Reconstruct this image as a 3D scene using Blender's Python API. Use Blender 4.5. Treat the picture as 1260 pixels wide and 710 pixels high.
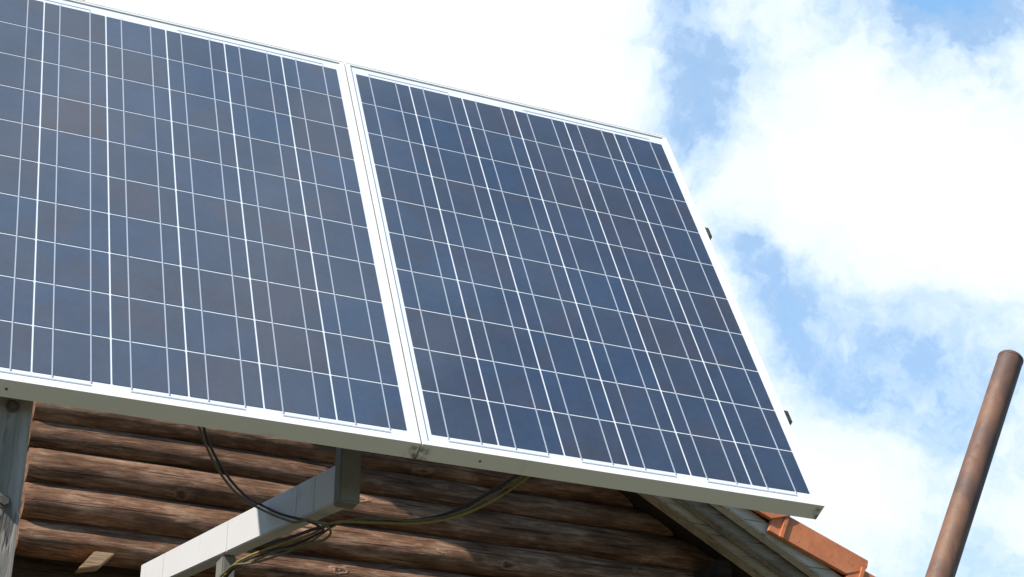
import bpy, bmesh, math, random
from mathutils import Vector, Matrix, noise

S = bpy.context.scene
R = math.radians
for o in list(bpy.data.objects):
    bpy.data.objects.remove(o)
COL = S.collection

# ------------------------------------------------------------------ camera
cam = bpy.data.cameras.new('camera')
cam.sensor_width = 36.0
cam.lens = 63.36
cam.clip_start, cam.clip_end = 0.05, 3000
camo = bpy.data.objects.new('camera', cam)
COL.objects.link(camo)
right = Vector((0.91569, -0.40189, 0.0))
upv = Vector((-0.17545, -0.39975, 0.89968))
fwd = Vector((0.36157, 0.82382, 0.43656))
m = Matrix((right, upv, -fwd)).transposed().to_4x4()
m.translation = (0, 0, 1.6)
camo.matrix_world = m
S.camera = camo

# ------------------------------------------------------------------ light
SUN_DIR = Vector((-2.98, -1.0, 3.4)).normalized()      # towards the sun
EXPOSURE = 0.5
S.view_settings.view_transform = 'Standard'
S.view_settings.look = 'None'
S.view_settings.gamma = 1
S.view_settings.use_curve_mapping = False
S.view_settings.exposure = EXPOSURE

sun = bpy.data.lights.new('sun', 'SUN')
sun.energy = 4.8
sun.angle = R(0.53)
sun.color = (1.0, 0.95, 0.88)
suno = bpy.data.objects.new('sun', sun)
COL.objects.link(suno)
suno.location = SUN_DIR * 30
suno.rotation_euler = (-SUN_DIR).to_track_quat('-Z', 'Y').to_euler()


class NT:
    """tiny node-tree helper"""
    def __init__(self, tree):
        self.t = tree
        tree.nodes.clear()

    def n(self, typ, ins=None, **props):
        nd = self.t.nodes.new(typ)
        for k, v in props.items():
            setattr(nd, k, v)
        for k, v in (ins or {}).items():
            s = nd.inputs[k]
            if isinstance(v, bpy.types.NodeSocket):
                self.t.links.new(v, s)
            else:
                s.default_value = v
        return nd

    def math(self, op, a, b=0.0, c=0.0, clamp=False):
        nd = self.n('ShaderNodeMath', {0: a, 1: b, 2: c}, operation=op)
        nd.use_clamp = clamp
        return nd.outputs[0]

    def ramp(self, fac, stops, interp='LINEAR'):
        nd = self.n('ShaderNodeValToRGB', {'Fac': fac})
        cr = nd.color_ramp
        cr.interpolation = interp
        while len(cr.elements) < len(stops):
            cr.elements.new(0.5)
        for e, (p, c) in zip(cr.elements, stops):
            e.position = p
            e.color = (*c, 1) if len(c) == 3 else c
        return nd.outputs['Color']

    def mix(self, fac, a, b, blend='MIX'):
        nd = self.n('ShaderNodeMix', data_type='RGBA', blend_type=blend)
        for k, v in ((0, fac), (6, a), (7, b)):
            if isinstance(v, bpy.types.NodeSocket):
                self.t.links.new(v, nd.inputs[k])
            else:
                nd.inputs[k].default_value = v if k == 0 else ((*v, 1) if len(v) == 3 else v)
        return nd.outputs[2]

    def smooth(self, v, lo, hi):
        nd = self.n('ShaderNodeMapRange', {'Value': v, 'From Min': lo, 'From Max': hi}, interpolation_type='SMOOTHSTEP')
        return nd.outputs[0]


# ------------------------------------------------------------------ sky
world = bpy.data.worlds.new('World')
S.world = world
world.use_nodes = True
w = NT(world.node_tree)
tc = w.n('ShaderNodeTexCoord').outputs['Generated']
sky = w.n('ShaderNodeTexSky', sky_type='NISHITA')
sky.sun_disc = False
sky.sun_elevation = math.asin(SUN_DIR.z)
sky.sun_rotation = math.atan2(SUN_DIR.x, SUN_DIR.y)
sky.dust_density = 0.6
sky.ozone_density = 1.5
sky_c = w.mix(1.0, sky.outputs[0], (0.72, 1.05, 1.22), 'MULTIPLY')
sky_b = w.n('ShaderNodeBackground', {'Color': sky_c, 'Strength': 0.09})
big = w.n('ShaderNodeTexNoise', {'Vector': tc, 'Scale': 2.6, 'Detail': 3.0, 'Roughness': 0.5}).outputs['Fac']
warp = w.n('ShaderNodeTexNoise', {'Vector': tc, 'Scale': 7.0, 'Detail': 6.0, 'Roughness': 0.6}).outputs['Color']
wv = w.n('ShaderNodeVectorMath', {0: warp, 1: (0.5, 0.5, 0.5)}, operation='SUBTRACT').outputs[0]
wv = w.n('ShaderNodeVectorMath', {0: wv, 'Scale': 0.16}, operation='SCALE').outputs[0]
tw = w.n('ShaderNodeVectorMath', {0: tc, 1: wv}, operation='ADD').outputs[0]
fine = w.n('ShaderNodeTexNoise', {'Vector': tw, 'Scale': 9.0, 'Detail': 10.0, 'Roughness': 0.60}).outputs['Fac']
# open blue gaps in the cloud bank (directions in the sky)
GAPS = [((0.4194, 0.723, 0.549), 0.042, 0.72), ((0.398, 0.752, 0.525), 0.028, 0.45), ((0.5461, 0.6316, 0.5604), 0.055, 0.95),
        ((0.500, 0.667, 0.566), 0.05, 0.35), ((0.5406, 0.7369, 0.4058), 0.050, 0.78), ((0.49, 0.765, 0.418), 0.045, 0.42), ((0.480, 0.760, 0.4386), 0.025, 0.4),
        ((0.592, 0.71, 0.382), 0.042, 0.6), ((0.447, 0.735, 0.51), 0.05, 0.45)]
CORES = [((0.5331, 0.6995, 0.476), 0.15, 0.9), ((0.565, 0.675, 0.470), 0.11, 0.5), ((0.16, 0.81, 0.57), 0.27, 1.3), ((0.57, 0.76, 0.33), 0.10, 0.35)]


def blobs(items, k):
    tot = None
    for d, rad, amp in items:
        dist = w.n('ShaderNodeVectorMath', {0: tw, 1: tuple(Vector(d).normalized())}, operation='DISTANCE').outputs['Value']
        g = w.math('MULTIPLY', w.smooth(dist, rad * k, 0.0), amp)
        tot = g if tot is None else w.math('ADD', tot, g)
    return tot


gap = blobs(GAPS, 1.9)
core = blobs(CORES, 1.45)
bank_c = Vector((0.36, 0.80, 0.48)).normalized()
bd = w.n('ShaderNodeVectorMath', {0: tc, 1: tuple(bank_c)}, operation='DISTANCE').outputs['Value']
bank = w.smooth(bd, 1.0, 0.35)                          # the big cloud bank behind the roof
zc = Vector((0.08, -0.14, 0.985)).normalized()          # unseen cloud overhead, added so the cells reflect a brighter haze
zd = w.n('ShaderNodeVectorMath', {0: tc, 1: tuple(zc)}, operation='DISTANCE').outputs['Value']
over = w.smooth(zd, 0.42, 0.05)
v = w.math('ADD', w.math('MULTIPLY', w.math('SUBTRACT', big, 0.5), 0.4), w.math('MULTIPLY', w.math('SUBTRACT', fine, 0.5), 1.30))
v = w.math('ADD', v, w.math('MULTIPLY', w.math('MAXIMUM', bank, over), 0.58))
v = w.math('ADD', v, w.math('MULTIPLY', core, 0.30))
v = w.math('SUBTRACT', v, w.math('MULTIPLY', gap, 0.31))
cover = w.math('MAXIMUM', w.smooth(v, 0.02, 0.66), w.math('MULTIPLY', bank, 0.55))
tone = w.ramp(v, [(0.20, (0.33, 0.62, 1.0)), (0.42, (0.56, 0.73, 0.94)), (0.62, (0.70, 0.77, 0.86)), (0.98, (0.82, 0.83, 0.835))])
cl_b = w.n('ShaderNodeBackground', {'Color': tone, 'Strength': 0.95})
ms = w.n('ShaderNodeMixShader', {0: cover, 1: sky_b.outputs[0], 2: cl_b.outputs[0]})
w.n('ShaderNodeOutputWorld', {'Surface': ms.outputs[0]})


# ------------------------------------------------------------------ materials
def mat(name):
    mt = bpy.data.materials.new(name)
    mt.use_nodes = True
    t = NT(mt.node_tree)
    p = t.n('ShaderNodeBsdfPrincipled')
    t.n('ShaderNodeOutputMaterial', {'Surface': p.outputs[0]})
    return mt, t, p


def link(t, a, p, key):
    t.t.links.new(a, p.inputs[key])


def bump(t, p, h, strength, dist=0.01):
    b = t.n('ShaderNodeBump', {'Height': h, 'Strength': strength, 'Distance': dist})
    link(t, b.outputs[0], p, 'Normal')


def obj_coord(t, scale, rnd=True):
    c = t.n('ShaderNodeTexCoord').outputs['Object']
    if rnd:
        r = t.n('ShaderNodeObjectInfo').outputs['Random']
        off = t.n('ShaderNodeCombineXYZ', {0: t.math('MULTIPLY', r, 37.0), 1: t.math('MULTIPLY', r, 11.0), 2: t.math('MULTIPLY', r, 23.0)}).outputs[0]
        c = t.n('ShaderNodeVectorMath', {0: c, 1: off}, operation='ADD').outputs[0]
    return t.n('ShaderNodeMapping', {'Vector': c, 'Scale': scale}).outputs[0]


def wood(name, lo, mid, hi, grain=(6.5, 60, 60), knots=True, rough=0.75, rndtone=0.35, crack=0.7):
    mt, t, p = mat(name)
    c = obj_coord(t, grain)
    n1 = t.n('ShaderNodeTexNoise', {'Vector': c, 'Scale': 1.0, 'Detail': 8, 'Roughness': 0.65, 'Distortion': 0.8}).outputs['Fac']
    c2 = obj_coord(t, (grain[0] * 0.6, grain[1] * 0.16, grain[2] * 0.16))
    n2 = t.n('ShaderNodeTexNoise', {'Vector': c2, 'Scale': 1.3, 'Detail': 6, 'Roughness': 0.65}).outputs['Fac']
    f = t.math('ADD', t.math('MULTIPLY', n1, 0.5), t.math('MULTIPLY', n2, 0.5))
    col = t.ramp(f, [(0.36, lo), (0.5, mid), (0.64, hi)])
    # fine drying cracks along the grain
    c3 = obj_coord(t, (grain[0] * 0.5, grain[1] * 1.6, grain[2] * 1.6))
    n3 = t.n('ShaderNodeTexNoise', {'Vector': c3, 'Scale': 1.0, 'Detail': 3, 'Roughness': 0.5}).outputs['Fac']
    cr = t.smooth(n3, 0.38, 0.31)
    col = t.mix(t.math('MULTIPLY', cr, crack), col, tuple(x * 0.4 for x in lo))
    h = t.math('SUBTRACT', n1, t.math('MULTIPLY', cr, 0.6))
    if knots:
        ck = obj_coord(t, (3.7, 0.0, 9.0))
        wob = t.n('ShaderNodeTexNoise', {'Vector': obj_coord(t, (24, 24, 40)), 'Scale': 1.0, 'Detail': 3}).outputs['Color']
        ckw = t.mix(0.26, ck, wob, 'ADD')
        vo = t.n('ShaderNodeTexVoronoi', {'Vector': ckw, 'Scale': 1.0, 'Randomness': 1.0}).outputs['Distance']
        k = t.smooth(vo, 0.12, 0.03)
        ring = t.math('MULTIPLY', t.smooth(vo, 0.18, 0.115), t.math('SUBTRACT', 1.0, k))
        col = t.mix(t.math('MULTIPLY', ring, 0.30), col, tuple(min(1, x * 1.25) for x in hi))
        col = t.mix(t.math('MULTIPLY', k, 0.85), col, tuple(x * 0.5 for x in lo))
        h = t.math('ADD', h, t.math('SUBTRACT', t.math('MULTIPLY', ring, 0.7), t.math('MULTIPLY', k, 0.6)))
    r = t.n('ShaderNodeObjectInfo').outputs['Random']
    val = t.math('ADD', 1.0 - rndtone / 2, t.math('MULTIPLY', r, rndtone))
    hs = t.n('ShaderNodeHueSaturation', {'Color': col, 'Value': val})
    link(t, hs.outputs[0], p, 'Base Color')
    p.inputs['Roughness'].default_value = rough
    p.inputs['Specular IOR Level'].default_value = 0.25
    bump(t, p, h, 0.8, 0.008)
    return mt


M = {}
M['log'] = wood('log_wood', (0.052, 0.025, 0.013), (0.172, 0.086, 0.047), (0.38, 0.238, 0.155))
M['soffit'] = wood('shade_soffit_wood', (0.014, 0.009, 0.006), (0.026, 0.016, 0.011), (0.04, 0.026, 0.018), knots=False)  # near-black base puts the shade under the eave into the colour
M['batten'] = wood('batten_wood', (0.30, 0.20, 0.13), (0.42, 0.30, 0.20), (0.50, 0.37, 0.26), knots=False)
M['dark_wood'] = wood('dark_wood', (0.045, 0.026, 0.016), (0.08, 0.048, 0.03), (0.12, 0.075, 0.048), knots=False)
M['grey_wood'] = wood('weathered_wood', (0.17, 0.145, 0.115), (0.28, 0.245, 0.20), (0.40, 0.355, 0.30), grain=(5, 60, 60), knots=False)
M['pale_board'] = wood('pale_board_wood', (0.52, 0.46, 0.38), (0.66, 0.60, 0.50), (0.75, 0.69, 0.60), grain=(5, 60, 60), knots=False)
M['barge'] = wood('barge_wood', (0.22, 0.165, 0.11), (0.33, 0.26, 0.18), (0.42, 0.34, 0.25), grain=(4, 50, 50), knots=False)
M['post_wood'] = wood('post_wood', (0.165, 0.14, 0.115), (0.26, 0.225, 0.19), (0.37, 0.325, 0.275), grain=(50, 50, 3.0), knots=False, rndtone=0)
M['sun_patch_wood'] = wood('sun_patch_wood', (0.34, 0.21, 0.12), (0.44, 0.29, 0.175), (0.52, 0.36, 0.23), grain=(4, 30, 30), knots=False, rndtone=0)  # light tone for the added wedge that imitates a patch of sun


def metal_paint(name, base, dirt, rough, metallic, dirt_lo=0.56, dirt_hi=0.75, scale=9.0, streak=(1, 1, 1), amt=0.6):
    mt, t, p = mat(name)
    c = obj_coord(t, streak)
    n1 = t.n('ShaderNodeTexNoise', {'Vector': c, 'Scale': scale, 'Detail': 8, 'Roughness': 0.65}).outputs['Fac']
    f = t.math('MULTIPLY', t.smooth(n1, dirt_lo, dirt_hi), amt)
    n2 = t.n('ShaderNodeTexNoise', {'Vector': c, 'Scale': scale * 0.35, 'Detail': 3}).outputs['Fac']
    b2 = t.mix(t.math('MULTIPLY', n2, 0.3), base, tuple(x * 0.8 for x in base))
    link(t, t.mix(f, b2, dirt), p, 'Base Color')
    link(t, t.math('ADD', rough, t.math('MULTIPLY', n1, 0.2)), p, 'Roughness')
    p.inputs['Metallic'].default_value = metallic
    bump(t, p, n1, 0.06, 0.003)
    return mt


M['frame'] = metal_paint('anodised_aluminium', (0.80, 0.79, 0.755), (0.42, 0.36, 0.28), 0.4, 0.0, 0.6, 0.8, 7.0, amt=0.55)
t_ = NT.__new__(NT)
t_.t = M['frame'].node_tree
pb = [q for q in t_.t.nodes if q.type == 'BSDF_PRINCIPLED'][0]
old = pb.inputs['Base Color'].links[0].from_socket
oc = t_.n('ShaderNodeTexCoord').outputs['Object']
sx = t_.n('ShaderNodeSeparateXYZ', {0: oc}).outputs
edge = t_.smooth(t_.math('ABSOLUTE', sx[0]), 0.468, 0.488)
side = t_.math('MULTIPLY', t_.smooth(sx[1], 0.004, 0.001), t_.smooth(sx[2], 0.0, -0.012))
nz = t_.n('ShaderNodeTexNoise', {'Vector': oc, 'Scale': 55.0, 'Detail': 2}).outputs['Fac']
fac = t_.math('MULTIPLY', t_.math('MULTIPLY', edge, side), t_.smooth(nz, 0.36, 0.66))
t_.t.links.new(t_.mix(t_.math('MULTIPLY', fac, 0.85), old, (0.10, 0.06, 0.035)), pb.inputs['Base Color'])
M['steel'] = metal_paint('galvanised_steel', (0.66, 0.64, 0.63), (0.36, 0.34, 0.33), 0.42, 0.1, 0.55, 0.75, 10.0, amt=0.4)
M['post_steel'] = metal_paint('dull_steel', (0.20, 0.20, 0.175), (0.13, 0.10, 0.08), 0.5, 0.1, 0.55, 0.75, 10.0)
mt, t, p = mat('rusty_pipe')
c = obj_coord(t, (1, 1, 0.4))
n1 = t.n('ShaderNodeTexNoise', {'Vector': c, 'Scale': 7.0, 'Detail': 7, 'Roughness': 0.6, 'Distortion': 0.5}).outputs['Fac']
n2 = t.n('ShaderNodeTexNoise', {'Vector': c, 'Scale': 60.0, 'Detail': 5, 'Roughness': 0.7}).outputs['Fac']
col = t.ramp(n1, [(0.32, (0.075, 0.045, 0.036)), (0.47, (0.115, 0.058, 0.038)), (0.60, (0.19, 0.092, 0.05)), (0.72, (0.15, 0.075, 0.045))])
col = t.mix(t.math('MULTIPLY', t.smooth(n2, 0.52, 0.70), 0.4), col, (0.06, 0.034, 0.026))
link(t, col, p, 'Base Color')
link(t, t.math('ADD', 0.45, t.math('MULTIPLY', n2, 0.4)), p, 'Roughness')
bump(t, p, t.math('ADD', n1, t.math('MULTIPLY', n2, 0.4)), 0.25, 0.004)
M['rust'] = mt
M['rust_dark'] = metal_paint('rusty_rim', (0.12, 0.07, 0.055), (0.07, 0.05, 0.045), 0.7, 0.0)
M['bolt'] = metal_paint('bolt_steel', (0.11, 0.085, 0.07), (0.2, 0.1, 0.06), 0.5, 0.2)
M['ribbon'] = metal_paint('bus_ribbon', (0.42, 0.44, 0.46), (0.36, 0.38, 0.4), 0.5, 0.0)
M['cable_black'] = metal_paint('black_cable', (0.028, 0.026, 0.022), (0.09, 0.08, 0.06), 0.45, 0.0, amt=0.4)
M['cable_olive'] = metal_paint('olive_cable', (0.13, 0.115, 0.055), (0.20, 0.17, 0.08), 0.45, 0.0, amt=0.5)
M['cable_yellow'] = metal_paint('yellow_green_cable', (0.26, 0.20, 0.05), (0.13, 0.125, 0.04), 0.45, 0.0, 0.5, 0.65, 14, amt=0.6)

# white back sheet under the glass
mt, t, p = mat('backsheet')
p.inputs['Base Color'].default_value = (0.74, 0.76, 0.79, 1)
p.inputs['Roughness'].default_value = 0.35
M['backsheet'] = mt
mt, t, p = mat('busbar')
p.inputs['Base Color'].default_value = (0.46, 0.50, 0.56, 1)
p.inputs['Roughness'].default_value = 0.35
p.inputs['Metallic'].default_value = 0.2
M['busbar'] = mt

# polycrystalline cell
mt, t, p = mat('silicon_cell')
oi = t.n('ShaderNodeObjectInfo').outputs['Random']
c = obj_coord(t, (1, 1, 1))
vo = t.n('ShaderNodeTexVoronoi', {'Vector': c, 'Scale': 90.0}).outputs['Color']
vv = t.n('ShaderNodeSeparateColor', {'Color': vo}).outputs[0]
cloud = t.n('ShaderNodeTexNoise', {'Vector': c, 'Scale': 9.0, 'Detail': 4}).outputs['Fac']
base = t.ramp(oi, [(0.0, (0.034, 0.056, 0.098)), (0.45, (0.038, 0.054, 0.087)), (0.8, (0.042, 0.053, 0.079)), (1.0, (0.047, 0.052, 0.072))])
patch = t.n('ShaderNodeTexNoise', {'Vector': c, 'Scale': 7.0, 'Detail': 5, 'Roughness': 0.6}).outputs['Fac']
base = t.mix(t.math('MULTIPLY', t.smooth(patch, 0.46, 0.70), 0.6), base, (0.058, 0.050, 0.062))
f = t.math('ADD', t.math('MULTIPLY', vv, 0.12), t.math('ADD', 0.68, t.math('MULTIPLY', cloud, 0.55)))
hs = t.n('ShaderNodeHueSaturation', {'Color': base, 'Value': f})
link(t, hs.outputs[0], p, 'Base Color')
p.inputs['Roughness'].default_value = 0.45
p.inputs['Coat Weight'].default_value = 1.0
p.inputs['Coat Roughness'].default_value = 0.06
p.inputs['Coat IOR'].default_value = 1.45
M['cell'] = mt

# clay tile
mt, t, p = mat('clay_tile')
c = obj_coord(t, (1, 1, 1))
n1 = t.n('ShaderNodeTexNoise', {'Vector': c, 'Scale': 14.0, 'Detail': 9, 'Roughness': 0.7}).outputs['Fac']
n2 = t.n('ShaderNodeTexNoise', {'Vector': c, 'Scale': 70.0, 'Detail': 3}).outputs['Fac']
col = t.ramp(n1, [(0.3, (0.50, 0.155, 0.06)), (0.55, (0.66, 0.215, 0.085)), (0.75, (0.70, 0.27, 0.12))])
link(t, t.mix(t.math('MULTIPLY', t.smooth(n2, 0.56, 0.72), 0.5), col, (0.33, 0.12, 0.06)), p, 'Base Color')
p.inputs['Roughness'].default_value = 0.7
bump(t, p, n2, 0.12, 0.003)
M['tile'] = mt

# ground
mt, t, p = mat('gravel_and_grass')
c = t.n('ShaderNodeTexCoord').outputs['Object']
n1 = t.n('ShaderNodeTexNoise', {'Vector': c, 'Scale': 0.35, 'Detail': 8, 'Roughness': 0.6}).outputs['Fac']
n2 = t.n('ShaderNodeTexNoise', {'Vector': c, 'Scale': 25.0, 'Detail': 4}).outputs['Fac']
g = t.ramp(n2, [(0.3, (0.055, 0.05, 0.026)), (0.7, (0.11, 0.10, 0.055))])
s_ = t.ramp(n2, [(0.3, (0.10, 0.08, 0.055)), (0.7, (0.19, 0.155, 0.11))])
link(t, t.mix(t.smooth(n1, 0.40, 0.46), s_, g), p, 'Base Color')
p.inputs['Roughness'].default_value = 0.95
bump(t, p, n2, 0.5, 0.03)
M['ground'] = mt


# ------------------------------------------------------------------ mesh helpers
def link_obj(name, bm, material, parent=None, smooth=False, bevel=0.0):
    bmesh.ops.recalc_face_normals(bm, faces=bm.faces)
    if bevel:
        bmesh.ops.bevel(bm, geom=[e for e in bm.edges if e.calc_face_angle(0) > 0.6], offset=bevel, segments=2, affect='EDGES', clamp_overlap=True)
    me = bpy.data.meshes.new(name)
    bm.to_mesh(me)
    bm.free()
    me.materials.append(material)
    if smooth:
        me.shade_smooth()
        me.set_sharp_from_angle(angle=R(38))
    o = bpy.data.objects.new(name, me)
    COL.objects.link(o)
    if parent:
        o.parent = parent
    return o


def box(bm, x0, x1, y0, y1, z0, z1):
    vs = [bm.verts.new((x, y, z)) for x in (x0, x1) for y in (y0, y1) for z in (z0, z1)]
    for f in ((0, 1, 3, 2), (4, 6, 7, 5), (0, 4, 5, 1), (2, 3, 7, 6), (0, 2, 6, 4), (1, 5, 7, 3)):
        bm.faces.new([vs[i] for i in f])
    return vs


def prism(bm, poly, y0, y1):
    """polygon in xz extruded along y"""
    a = [bm.verts.new((x, y0, z)) for x, z in poly]
    b = [bm.verts.new((x, y1, z)) for x, z in poly]
    n = len(poly)
    bm.faces.new(a)
    bm.faces.new(list(reversed(b)))
    for i in range(n):
        bm.faces.new((a[i], b[i], b[(i + 1) % n], a[(i + 1) % n]))


def sweep(bm, pts, rad, sides=10, cap=True):
    """tube along points; rad is a number or a function of (index, angle)"""
    pts = [Vector(q) for q in pts]
    rings = []
    ref = Vector((0.13, 0.31, 0.94))
    for i, q in enumerate(pts):
        d = (pts[min(i + 1, len(pts) - 1)] - pts[max(i - 1, 0)]).normalized()
        a = d.cross(ref).normalized()
        b = d.cross(a).normalized()
        ring = []
        for k in range(sides):
            th = 2 * math.pi * k / sides
            r = rad(i, th) if callable(rad) else rad
            ring.append(bm.verts.new(q + (a * math.cos(th) + b * math.sin(th)) * r))
        rings.append(ring)
    for r0, r1 in zip(rings, rings[1:]):
        for k in range(sides):
            bm.faces.new((r0[k], r0[(k + 1) % sides], r1[(k + 1) % sides], r1[k]))
    if cap:
        bm.faces.new(list(reversed(rings[0])))
        bm.faces.new(rings[-1])


def catmull(pts, sub=8):
    P = [Vector(q) for q in pts]
    P = [P[0] * 2 - P[1]] + P + [P[-1] * 2 - P[-2]]
    out = []
    for i in range(1, len(P) - 2):
        for s in range(sub):
            u = s / sub
            a, b, c, d = P[i - 1], P[i], P[i + 1], P[i + 2]
            out.append(0.5 * ((2 * b) + (c - a) * u + (2 * a - 5 * b + 4 * c - d) * u * u + (3 * b - a - 3 * c + d) * u ** 3))
    out.append(P[-2])
    return out


def empty(name, loc, label, cat, group=None, rot=(0, 0, 0)):
    o = bpy.data.objects.new(name, None)
    o.empty_display_size = 0.1
    COL.objects.link(o)
    o.location = loc
    o.rotation_euler = rot
    tag(o, label, cat, group)
    return o


def tag(o, label, cat, group=None):
    o['label'] = label
    o['category'] = cat
    if group:
        o['group'] = group
    return o


# ------------------------------------------------------------------ ground
bm = bmesh.new()
vs = [bm.verts.new(q) for q in ((-600, -600, 0), (600, -600, 0), (600, 600, 0), (-600, 600, 0))]
bm.faces.new(vs)
g = link_obj('ground', bm, M['ground'])
g['kind'] = 'structure'

# ------------------------------------------------------------------ log cabin
YW = 5.68                       # front of the log wall
SL = 0.55                       # roof slope
RX, RZ = 3.405, 3.680            # a point on the verge line (underside of the tiles)
RIDGE_X = -1.0


def rake(x):
    return RZ - SL * (x - RX) if x >= RIDGE_X else RZ - SL * (2 * RIDGE_X - x - RX)


cabin = empty('log_cabin', (1.0, 6.5, 0), 'brown log cabin with orange tiled gable roof behind the solar panels', 'cabin')
CO = Vector((-1.0, -6.5, 0))     # world -> cabin local


def cab(name, bm, material, parent=None, smooth=False, bevel=0.0):
    bmesh.ops.translate(bm, verts=bm.verts, vec=CO)
    return link_obj(name, bm, material, parent or cabin, smooth, bevel)


# infill behind the logs of the gable
bm = bmesh.new()
EAVE_X = 6.2
prism(bm, [(0.82, 3.39), (RX + (RZ - 0.105 - 3.39) / SL, 3.39), (0.82, rake(0.82) - 0.105)], YW + 0.075, YW + 0.16)
gable = cab('gable_wall', bm, M['dark_wood'])
rng = random.Random(5)
KW = 5.68 / 5.60                # courses were measured on a wall 8 cm nearer
bounds = [1.6 + (q - 1.6) * KW for q in (3.339, 3.443, 3.565, 3.684, 3.779, 3.888, 4.0, 4.115, 4.22, 4.335, 4.45, 4.56, 4.68, 4.79)]
for i, (z0, z1) in enumerate(zip(bounds, bounds[1:])):
    zc, hr = (z0 + z1) / 2, (z1 - z0) / 2
    xe = RX + (RZ - 0.07 - z0) / SL
    if xe < 1.0:
        break
    xs = 0.775 + rng.uniform(-0.006, 0.006)
    bm = bmesh.new()
    n = 80
    ph = [rng.uniform(0, 60) for _ in range(4)]
    pts = []
    for k in range(n + 1):
        x = xs + (xe - xs) * k / n
        pts.append((x, YW + 0.062 + 0.008 * noise.noise((x * 1.1, ph[0], 0)), zc + 0.008 * noise.noise((x * 1.3, ph[1], 3))))

    def rad(i_, th, hr=hr, ph=ph, xs=xs, xe=xe):
        x = xs + (xe - xs) * i_ / 80
        r = (hr + 0.001) * (abs(math.cos(th)) ** 2.7 + abs(math.sin(th)) ** 2.7) ** (-1 / 2.7)
        r *= 1 + 0.065 * noise.noise((x * 2.2, ph[2], 0)) + 0.05 * noise.noise((x * 5, math.cos(th) * 1.5 + ph[3], math.sin(th) * 1.5))
        if i_ in (0, 80):
            r *= 0.93
        return r
    sweep(bm, pts, rad, 28)
    # trimmed under the slope of the roof
    cut = bmesh.ops.bisect_plane(bm, geom=bm.verts[:] + bm.edges[:] + bm.faces[:], plane_co=(RX, YW, RZ - 0.086), plane_no=(SL, 0, 1), clear_outer=True)
    ed = [e for e in cut['geom_cut'] if isinstance(e, bmesh.types.BMEdge)]
    if ed:
        bmesh.ops.holes_fill(bm, edges=ed, sides=0)
    lg = cab('log', bm, M['log'], gable, smooth=True)

# dark porch opening below and left of the gable logs
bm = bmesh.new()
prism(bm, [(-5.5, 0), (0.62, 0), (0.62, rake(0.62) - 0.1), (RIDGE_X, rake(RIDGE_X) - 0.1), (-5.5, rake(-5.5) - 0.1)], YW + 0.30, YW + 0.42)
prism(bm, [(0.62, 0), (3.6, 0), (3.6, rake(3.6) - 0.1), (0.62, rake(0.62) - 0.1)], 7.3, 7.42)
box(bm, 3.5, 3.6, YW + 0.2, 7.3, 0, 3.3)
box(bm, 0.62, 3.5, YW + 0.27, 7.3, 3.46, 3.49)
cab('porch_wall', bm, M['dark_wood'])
bm = bmesh.new()
box(bm, 0.675, 0.748, YW + 0.06, YW + 0.2, 0, 4.7)
cab('corner_post', bm, M['dark_wood'], bevel=0.008)
bm = bmesh.new()
box(bm, 0.750, 3.5, YW + 0.165, YW + 0.26, 3.235, 3.375)
cab('lintel', bm, M['dark_wood'], bevel=0.01)
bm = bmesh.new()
prism(bm, [(0.967, 3.306), (1.036, 3.322), (1.081, 3.371), (1.015, 3.371)], YW - 0.03, YW + 0.03)  # added wedge, outlined like a sunlit patch below the bottom log
cab('sun_patch_block', bm, M['sun_patch_wood'], bevel=0.003)

# roof: deck, fascia boards, verge tiles
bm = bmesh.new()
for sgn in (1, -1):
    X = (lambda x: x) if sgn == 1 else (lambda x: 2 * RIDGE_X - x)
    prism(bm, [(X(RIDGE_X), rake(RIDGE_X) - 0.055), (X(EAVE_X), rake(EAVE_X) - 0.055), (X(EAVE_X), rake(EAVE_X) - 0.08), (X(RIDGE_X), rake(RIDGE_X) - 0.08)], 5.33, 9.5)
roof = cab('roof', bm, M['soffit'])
bm = bmesh.new()
for sgn in (1, -1):
    X = (lambda x: x) if sgn == 1 else (lambda x: 2 * RIDGE_X - x)
    N = 46
    prev = None
    for k in range(N + 1):            # rolled tile rows running up the slope
        pass
    prism(bm, [(X(RIDGE_X), rake(RIDGE_X) + 0.03), (X(EAVE_X + .05), rake(EAVE_X + .05) + 0.03), (X(EAVE_X + .05), rake(EAVE_X + .05) + 0.005), (X(RIDGE_X), rake(RIDGE_X) + 0.005)], 5.36, 9.5)
    y = 5.42
    while y < 9.4:
        q = [(X(RIDGE_X), 0, 0)]
        sweep(bm, [(X(RIDGE_X), y, rake(RIDGE_X) + 0.028), (X(EAVE_X + .05), y, rake(EAVE_X + .05) + 0.028)], 0.055, 10)
        y += 0.22
cab('tile_covering', bm, M['tile'], roof)


def slope_board(name, material, y0, y1, top, height, x0=RIDGE_X, x1=EAVE_X - 0.1, bevel=0.004):
    """board along the right verge; top = distance of its top edge below the verge line"""
    bm = bmesh.new()
    prism(bm, [(x0, rake(x0) - top), (x1, rake(x1) - top), (x1, rake(x1) - top - height), (x0, rake(x0) - top - height)], y0, y1)
    return cab(name, bm, material, roof, bevel=bevel)


slope_board('rafter', M['barge'], 5.445, 5.51, 0.088, 0.075)
slope_board('barge_board', M['grey_wood'], 5.395, 5.442, 0.064, 0.066)
slope_board('lath', M['pale_board'], 5.322, 5.375, 0.034, 0.060)
# wood lookout block between rafter and wall
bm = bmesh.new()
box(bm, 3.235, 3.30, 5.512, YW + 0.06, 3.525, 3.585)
cab('lookout', bm, M['soffit'], roof, bevel=0.005)


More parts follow.
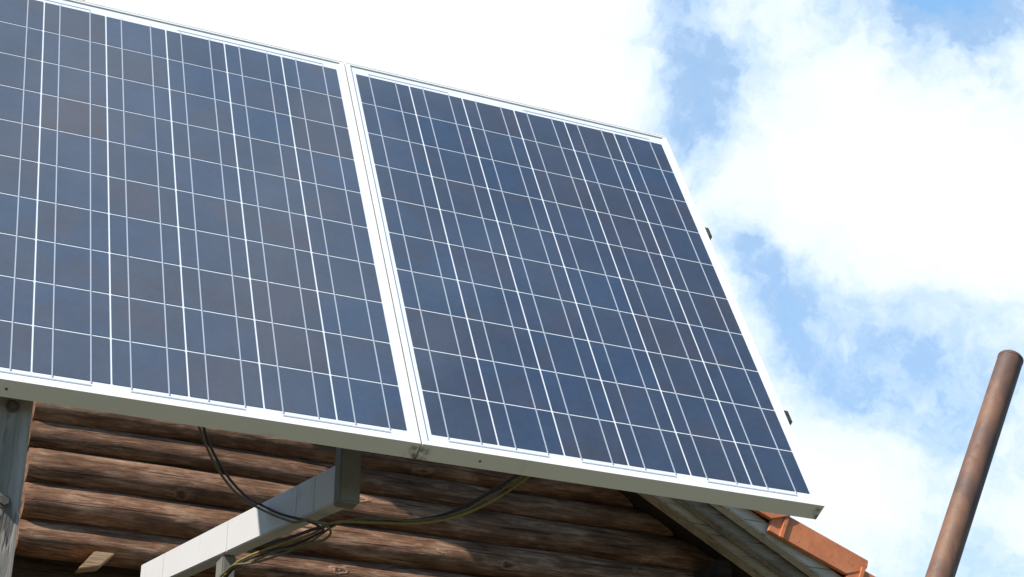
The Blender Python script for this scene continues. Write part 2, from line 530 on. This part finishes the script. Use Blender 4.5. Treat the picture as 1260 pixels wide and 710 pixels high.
def verge_tile():
    """clay verge tile, origin at its upper end on the verge line, x runs down the slope"""
    bm = bmesh.new()
    L, H = 0.357, 0.094
    # hanging flap with a bevelled lower end, thickened lip at the upper end
    out = [(-0.05, 0.0), (L, 0.0), (L + 0.004, -0.03), (L - 0.012, -0.05), (L - 0.07, -H), (-0.05, -H)]
    prism(bm, out, -0.012, 0.006)
    prism(bm, [(-0.006, 0.006), (0.012, 0.006), (0.012, -H - 0.004), (-0.006, -H - 0.004)], -0.019, -0.0125)
    # top surface with a roll
    N = 8
    for k in range(N):
        th0, th1 = math.pi * k / N, math.pi * (k + 1) / N
        a = (0.0065 + 0.05 - 0.05 * math.cos(th0), 0.026 * math.sin(th0) - 0.012)
        b = (0.0065 + 0.05 - 0.05 * math.cos(th1), 0.026 * math.sin(th1) - 0.012)
        vs = [bm.verts.new(q) for q in ((0, a[0], a[1]), (L, a[0], a[1]), (L, b[0], b[1]), (0, b[0], b[1]))]
        vs2 = [bm.verts.new((q.co.x, q.co.y, q.co.z - 0.012)) for q in vs]
        bm.faces.new(vs)
        bm.faces.new(list(reversed(vs2)))
        bm.faces.new((vs[0], vs2[0], vs2[1], vs[1]))
        bm.faces.new((vs[1], vs2[1], vs2[2], vs[2]))
        bm.faces.new((vs[3], vs2[3], vs2[0], vs[0]))
    return bm


tb = verge_tile()
first = link_obj('verge_tile', tb, M['tile'], roof, bevel=0.005)
STEP = 0.302
k0 = -13
for k in range(k0, 12):
    o = first if k == k0 else first.copy()
    if o is not first:
        COL.objects.link(o)
        o.parent = roof
    x = 3.408 + STEP * k
    o.location = Vector((x, 5.305 - 0.004 * (k % 2), 3.708 - SL * (x - 3.408))) + CO
    o.rotation_euler = (0, math.atan(0.40), R(-1.2))

# ------------------------------------------------------------------ solar panels
TILT = R(63.6008)
PX, QY = 0.1585, 0.14387
MS, MB_, MT = 0.0238, 0.0360, 0.0470       # margins: side, bottom, top
W = 6 * PX + 2 * MS
HH = 10 * QY + MB_ + MT
TH = 0.042


def bar(bm, x0, x1, y0, y1, z0, z1):
    box(bm, x0, x1, y0, y1, z0, z1)


def make_panel(name, loc, label):
    root = empty(name, loc, label, 'solar panel', 'solar panels', (TILT, 0, 0))
    fw = 0.013
    lip = 0.0035
    # frame: side bars and bottom bar
    bm = bmesh.new()
    hw = W / 2
    bar(bm, -hw, -hw + fw, fw, HH - fw, -TH, lip)
    bar(bm, hw - fw, hw, fw, HH - fw, -TH, lip)
    bar(bm, -hw, hw, 0, fw - 0.0004, -TH, lip)
    # top bar with a narrow groove near its outer edge
    bar(bm, -hw, hw, HH - fw + 0.0004, HH - 0.0075, -TH, lip)
    bar(bm, -hw, hw, HH - 0.0075, HH - 0.0040, -TH, lip - 0.006)
    bar(bm, -hw, hw, HH - 0.0040, HH, -TH, lip)
    # inner flange at the back
    bar(bm, -hw + fw, hw - fw, fw, fw + 0.02, -TH, -TH + 0.002)
    bar(bm, -hw + fw, hw - fw, HH - fw - 0.02, HH - fw, -TH, -TH + 0.002)
    link_obj('frame', bm, M['frame'], root)
    bm = bmesh.new()
    box(bm, -hw + fw + .0003, hw - fw - .0003, fw + .0003, HH - fw - .0003, -0.006, 0.0)
    link_obj('backsheet', bm, M['backsheet'], root)
    # cells
    proto = None
    for r in range(10):
        for c in range(6):
            if proto is None:
                bm = bmesh.new()
                a, b = PX / 2 - 0.0021, QY / 2 - 0.0023
                ch = 0.0012
                poly = [(-a + ch, -b), (a - ch, -b), (a, -b + ch), (a, b - ch), (a - ch, b), (-a + ch, b), (-a, b - ch), (-a, -b + ch)]
                up = [bm.verts.new((x, y, 0.0010)) for x, y in poly]
                dn = [bm.verts.new((x, y, 0.0002)) for x, y in poly]
                bm.faces.new(up)
                bm.faces.new(list(reversed(dn)))
                for k in range(8):
                    bm.faces.new((up[k], dn[k], dn[(k + 1) % 8], up[(k + 1) % 8]))
                o = proto = link_obj('cell', bm, M['cell'], root)
            else:
                o = proto.copy()
                COL.objects.link(o)
                o.parent = root
            o.location = ((c - 2.5) * PX, MB_ + (9.5 - r) * QY, 0)
    # busbars: two per string of cells
    proto = None
    for c in range(6):
        for s in (-1, 1):
            if proto is None:
                bm = bmesh.new()
                box(bm, -0.0013, 0.0013, MB_ - 0.004, MB_ + 10 * QY + 0.004, 0.0008, 0.0017)
                o = proto = link_obj('busbar', bm, M['busbar'], root)
            else:
                o = proto.copy()
                COL.objects.link(o)
                o.parent = root
            o.location = ((c - 2.5) * PX + s * 0.0385, 0, 0)
    # cross ribbons joining the strings at bottom and top
    for (x0, x1, y) in ((-2.75, -1.25, MB_ - 0.011), (-0.75, 0.75, MB_ - 0.011), (1.25, 2.75, MB_ - 0.011), (-2.75, -1.25, MB_ + 10 * QY + 0.012), (0.2, 2.75, MB_ + 10 * QY + 0.012)):
        bm = bmesh.new()
        box(bm, x0 * PX, x1 * PX, y - 0.0017, y + 0.0017, 0.0003, 0.0009)
        link_obj('bus_ribbon', bm, M['ribbon'], root)
    # drain holes seen as dark dots in the bottom bar
    for x in (-0.36,):
        bm = bmesh.new()
        bmesh.ops.create_cone(bm, cap_ends=True, segments=12, radius1=0.0028, radius2=0.0028, depth=0.002, matrix=Matrix.Translation((x * W, -0.0005, -0.02)) @ Matrix.Rotation(R(90), 4, 'X'))
        link_obj('drain_hole', bm, M['bolt'], root)
    return root


# cell area of the right panel: x 1.2903..2.2413, bottom cell edge at (y 3.37413, z 3.00205)
ev = Vector((0, 0.444623, 0.895718))
right_base = Vector((1.2903 + 3 * PX, 3.37413, 3.00205)) - ev * MB_
left_base = right_base - Vector((W + 0.0046, 0, 0))
make_panel('solar_panel', right_base, 'blue solar panel with free right corner above the orange roof tiles')
make_panel('solar_panel', left_base, 'blue solar panel cut by picture edge, above the grey wooden post')

# ------------------------------------------------------------------ support of the panels
sup = empty('panel_support', (1.19, 3.62, 0), 'pale steel support arm and posts carrying the solar panels off the cabin', 'support frame')
SO = Vector((-1.19, -3.62, 0))


def sp(name, bm, material, bevel=0.0):
    bmesh.ops.translate(bm, verts=bm.verts, vec=SO)
    return link_obj(name, bm, material, sup, bevel=bevel)


bm = bmesh.new()
box(bm, 1.166, 1.214, 3.60, 3.645, 2.908, 3.36)
sp('post', bm, M['post_steel'], 0.004)
AS = 0.167


def arm_z(y):
    return 3.0057 + AS * (y - 3.62)


# box-section arm welded from four lengths, narrow joints between them
bm = bmesh.new()
cuts = [3.648, 3.801, 3.942, 4.575, 5.334, 5.66]
for y0, y1 in zip(cuts, cuts[1:]):
    ya, yb = y0 + 0.0016, y1 - 0.0016
    vs = []
    for x in (1.170, 1.2155):
        for y in (ya, yb):
            for z in (arm_z(y) - 0.09, arm_z(y)):
                vs.append(bm.verts.new((x, y, z)))
    for f in ((0, 1, 3, 2), (4, 6, 7, 5), (0, 4, 5, 1), (2, 3, 7, 6), (0, 2, 6, 4), (1, 5, 7, 3)):
        bm.faces.new([vs[i] for i in f])
bmesh.ops.bevel(bm, geom=list(bm.edges), offset=0.003, segments=2, affect='EDGES')
# core that closes the joints
vs = []
for x in (1.1725, 1.213):
    for y in (3.652, 5.655):
        for z in (arm_z(y) - 0.0875, arm_z(y) - 0.0025):
            vs.append(bm.verts.new((x, y, z)))
for f in ((0, 1, 3, 2), (4, 6, 7, 5), (0, 4, 5, 1), (2, 3, 7, 6), (0, 2, 6, 4), (1, 5, 7, 3)):
    bm.faces.new([vs[i] for i in f])
sp('arm', bm, M['steel'])
bm = bmesh.new()
box(bm, 1.174, 1.2115, 4.62, 4.69, 0.0, arm_z(4.62) - 0.0905)
sp('post', bm, M['post_steel'], 0.004)
# wooden battens behind the panels, their ends show past the right edge
for row in (2.41, 7.70):
    c0 = right_base + ev * (MB_ + (10 - row) * QY)
    nrm = Vector((0, -0.895718, 0.444623))
    bm = bmesh.new()
    vs = []
    for x in (0.12, 2.323):
        for a in (-0.021, 0.021):
            for d in (-TH - 0.032, -TH - 0.0005):
                q = Vector((x, c0.y, c0.z)) + ev * a + nrm * d
                vs.append(bm.verts.new(q))
    for f in ((0, 1, 3, 2), (4, 6, 7, 5), (0, 4, 5, 1), (2, 3, 7, 6), (0, 2, 6, 4), (1, 5, 7, 3)):
        bm.faces.new([vs[i] for i in f])
    sp('batten', bm, M['batten'], 0.002)

# ------------------------------------------------------------------ wooden post at the left
wp = empty('wooden_post', (0.400, 3.47, 0), 'grey weathered wooden post with dark bolt heads under the left panel edge', 'post')
bm = bmesh.new()
N = 60
sec = []
for k in range(N + 1):
    z = 3.025 * k / N
    e = 0.0015 * noise.noise((z * 6, 1, 0))
    lean = 0.0
    sec.append([bm.verts.new((x + lean + (e if sx > 0 else -e), y, z)) for (x, y, sx) in ((-0.055, -0.03, -1), (0.066, -0.03, 1), (0.066, 0.03, 1), (-0.055, 0.03, -1))])
for a, b in zip(sec, sec[1:]):
    for i in range(4):
        bm.faces.new((a[i], a[(i + 1) % 4], b[(i + 1) % 4], b[i]))
bm.faces.new(sec[0])
bm.faces.new(sec[-1])
link_obj('timber', bm, M['post_wood'], wp)
for (x, z) in ((0.027, 2.951), (0.034, 2.753)):
    bm = bmesh.new()
    bmesh.ops.create_cone(bm, cap_ends=True, segments=6, radius1=0.0095, radius2=0.009, depth=0.008, matrix=Matrix.Translation((x, -0.036, z)) @ Matrix.Rotation(R(90), 4, 'X'))
    bmesh.ops.create_cone(bm, cap_ends=True, segments=20, radius1=0.013, radius2=0.013, depth=0.003, matrix=Matrix.Translation((x, -0.0315, z)) @ Matrix.Rotation(R(90), 4, 'X'))
    link_obj('bolt', bm, M['bolt'], wp)

# ------------------------------------------------------------------ leaning rusty pipe at the right
T = Vector((3.2335, 3.7849, 3.6908))
B = Vector((2.885, 3.760, 2.997))
D = (T - B).normalized()
foot = B - D * (B.z / D.z)
pole = empty('metal_pipe', foot, 'rusty brown round pipe leaning against the cloudy sky', 'pipe')
bm = bmesh.new()
Lp = (T - foot).length
n = 60
sweep(bm, [D * (Lp - 0.012) * k / n for k in range(n + 1)], 0.0365, 32)
link_obj('tube', bm, M['rust'], pole, smooth=True)
bm = bmesh.new()
prof = [(Lp - 0.0115, 0.0372), (Lp - 0.004, 0.0372), (Lp, 0.034), (Lp, 0.03)]
pts = [D * a for a, _ in prof]
rr = [b for _, b in prof]
sweep(bm, [pts[0], pts[1], pts[2], pts[2] + D * 0.0008], lambda i, th: rr[i], 32)
link_obj('rim', bm, M['rust_dark'], pole, smooth=True)


# ------------------------------------------------------------------ cables
def cable(pts, rad, material, label, off=(0, 0, 0), group=None, wob=0.0):
    P = catmull([Vector(q) + Vector(off) for q in pts], 9)
    if wob:
        P = [q + Vector((noise.noise((i * .12, 1, rad * 900)), noise.noise((i * .12, 5, 2)), noise.noise((i * .12, 9, 4)))) * wob for i, q in enumerate(P)]
    c = P[-1].copy()
    bm = bmesh.new()
    sweep(bm, [q - c for q in P], rad, 10)
    o = link_obj('cable', bm, material, None, smooth=True)
    o.location = c
    tag(o, label, 'cable', group)
    return o


C1 = [(0.77, 3.50, 3.10), (0.82, 3.5, 3.011), (0.866, 3.62, 3.015), (0.932, 3.78, 3.03), (1.011, 3.95, 3.047), (1.093, 4.1, 3.066), (1.155, 4.19, 3.083), (1.155, 4.031, 3.012), (1.156, 3.88, 2.953)]
cable(C1 + [(1.162, 3.80, 2.922), (1.19, 3.79, 2.905), (1.205, 3.86, 2.918), (1.19, 4.0, 2.93), (1.165, 4.17, 2.952), (1.150, 4.30, 2.970), (1.140, 4.42, 2.965), (1.128, 4.47, 2.91), (1.12, 4.5, 2.70)], 0.0031, M['cable_black'], 'black cable sagging from the left panel, upper of the pair over the arm', group='panel cables')
cable(C1 + [(1.160, 3.78, 2.925), (1.19, 3.74, 2.905), (1.215, 3.80, 2.900), (1.205, 3.93, 2.918), (1.178, 4.10, 2.935), (1.155, 4.27, 2.962), (1.143, 4.40, 2.985), (1.12, 4.46, 2.93), (1.112, 4.5, 2.70)], 0.0029, M['cable_olive'], 'olive cable hugging the black one down from the left panel to the arm', off=(-0.008, -0.004, -0.010), wob=0.003)
C2 = [(1.61, 3.49, 3.06), (1.594, 3.5, 3.011), (1.565, 3.52, 2.982), (1.522, 3.55, 2.949), (1.48, 3.6, 2.928), (1.434, 3.66, 2.919), (1.378, 3.72, 2.922), (1.303, 3.76, 2.926), (1.241, 3.78, 2.926), (1.208, 3.8, 2.922), (1.202, 3.9, 2.929), (1.188, 4.05, 2.95), (1.17, 4.2, 2.971), (1.153, 4.3, 2.979), (1.145, 4.4, 2.983), (1.131, 4.45, 2.949), (1.129, 4.5, 2.872), (1.13, 4.5, 2.7)]
cable(C2, 0.0031, M['cable_yellow'], 'yellow green cable curving from the right panel along under the arm', group='panel cables')
C3 = [(1.60, 3.50, 3.08), (1.575, 3.52, 3.018), (1.548, 3.55, 2.993), (1.499, 3.6, 2.961), (1.454, 3.66, 2.941), (1.408, 3.72, 2.936), (1.33, 3.78, 2.938), (1.257, 3.8, 2.932), (1.20, 3.84, 2.925), (1.165, 3.95, 2.93), (1.150, 4.10, 2.955)]
cable(C3, 0.004, M['cable_black'], 'thicker black cable sagging from the right panel above the yellow one', group='panel cables')
C4 = [(1.44, 3.655, 2.926), (1.378, 3.715, 2.928), (1.303, 3.755, 2.934), (1.245, 3.78, 2.930), (1.21, 3.84, 2.914), (1.19, 3.95, 2.912), (1.168, 4.12, 2.940), (1.15, 4.28, 2.958), (1.136, 4.40, 2.972), (1.122, 4.46, 2.94), (1.118, 4.5, 2.70)]
cable([(1.60, 3.485, 3.07), (1.585, 3.495, 3.018), (1.556, 3.515, 2.986), (1.513, 3.545, 2.955), (1.474, 3.595, 2.934)] + C4, 0.0025, M['cable_olive'], 'thin olive cable running beside the yellow green one and looping below the arm', wob=0.003)
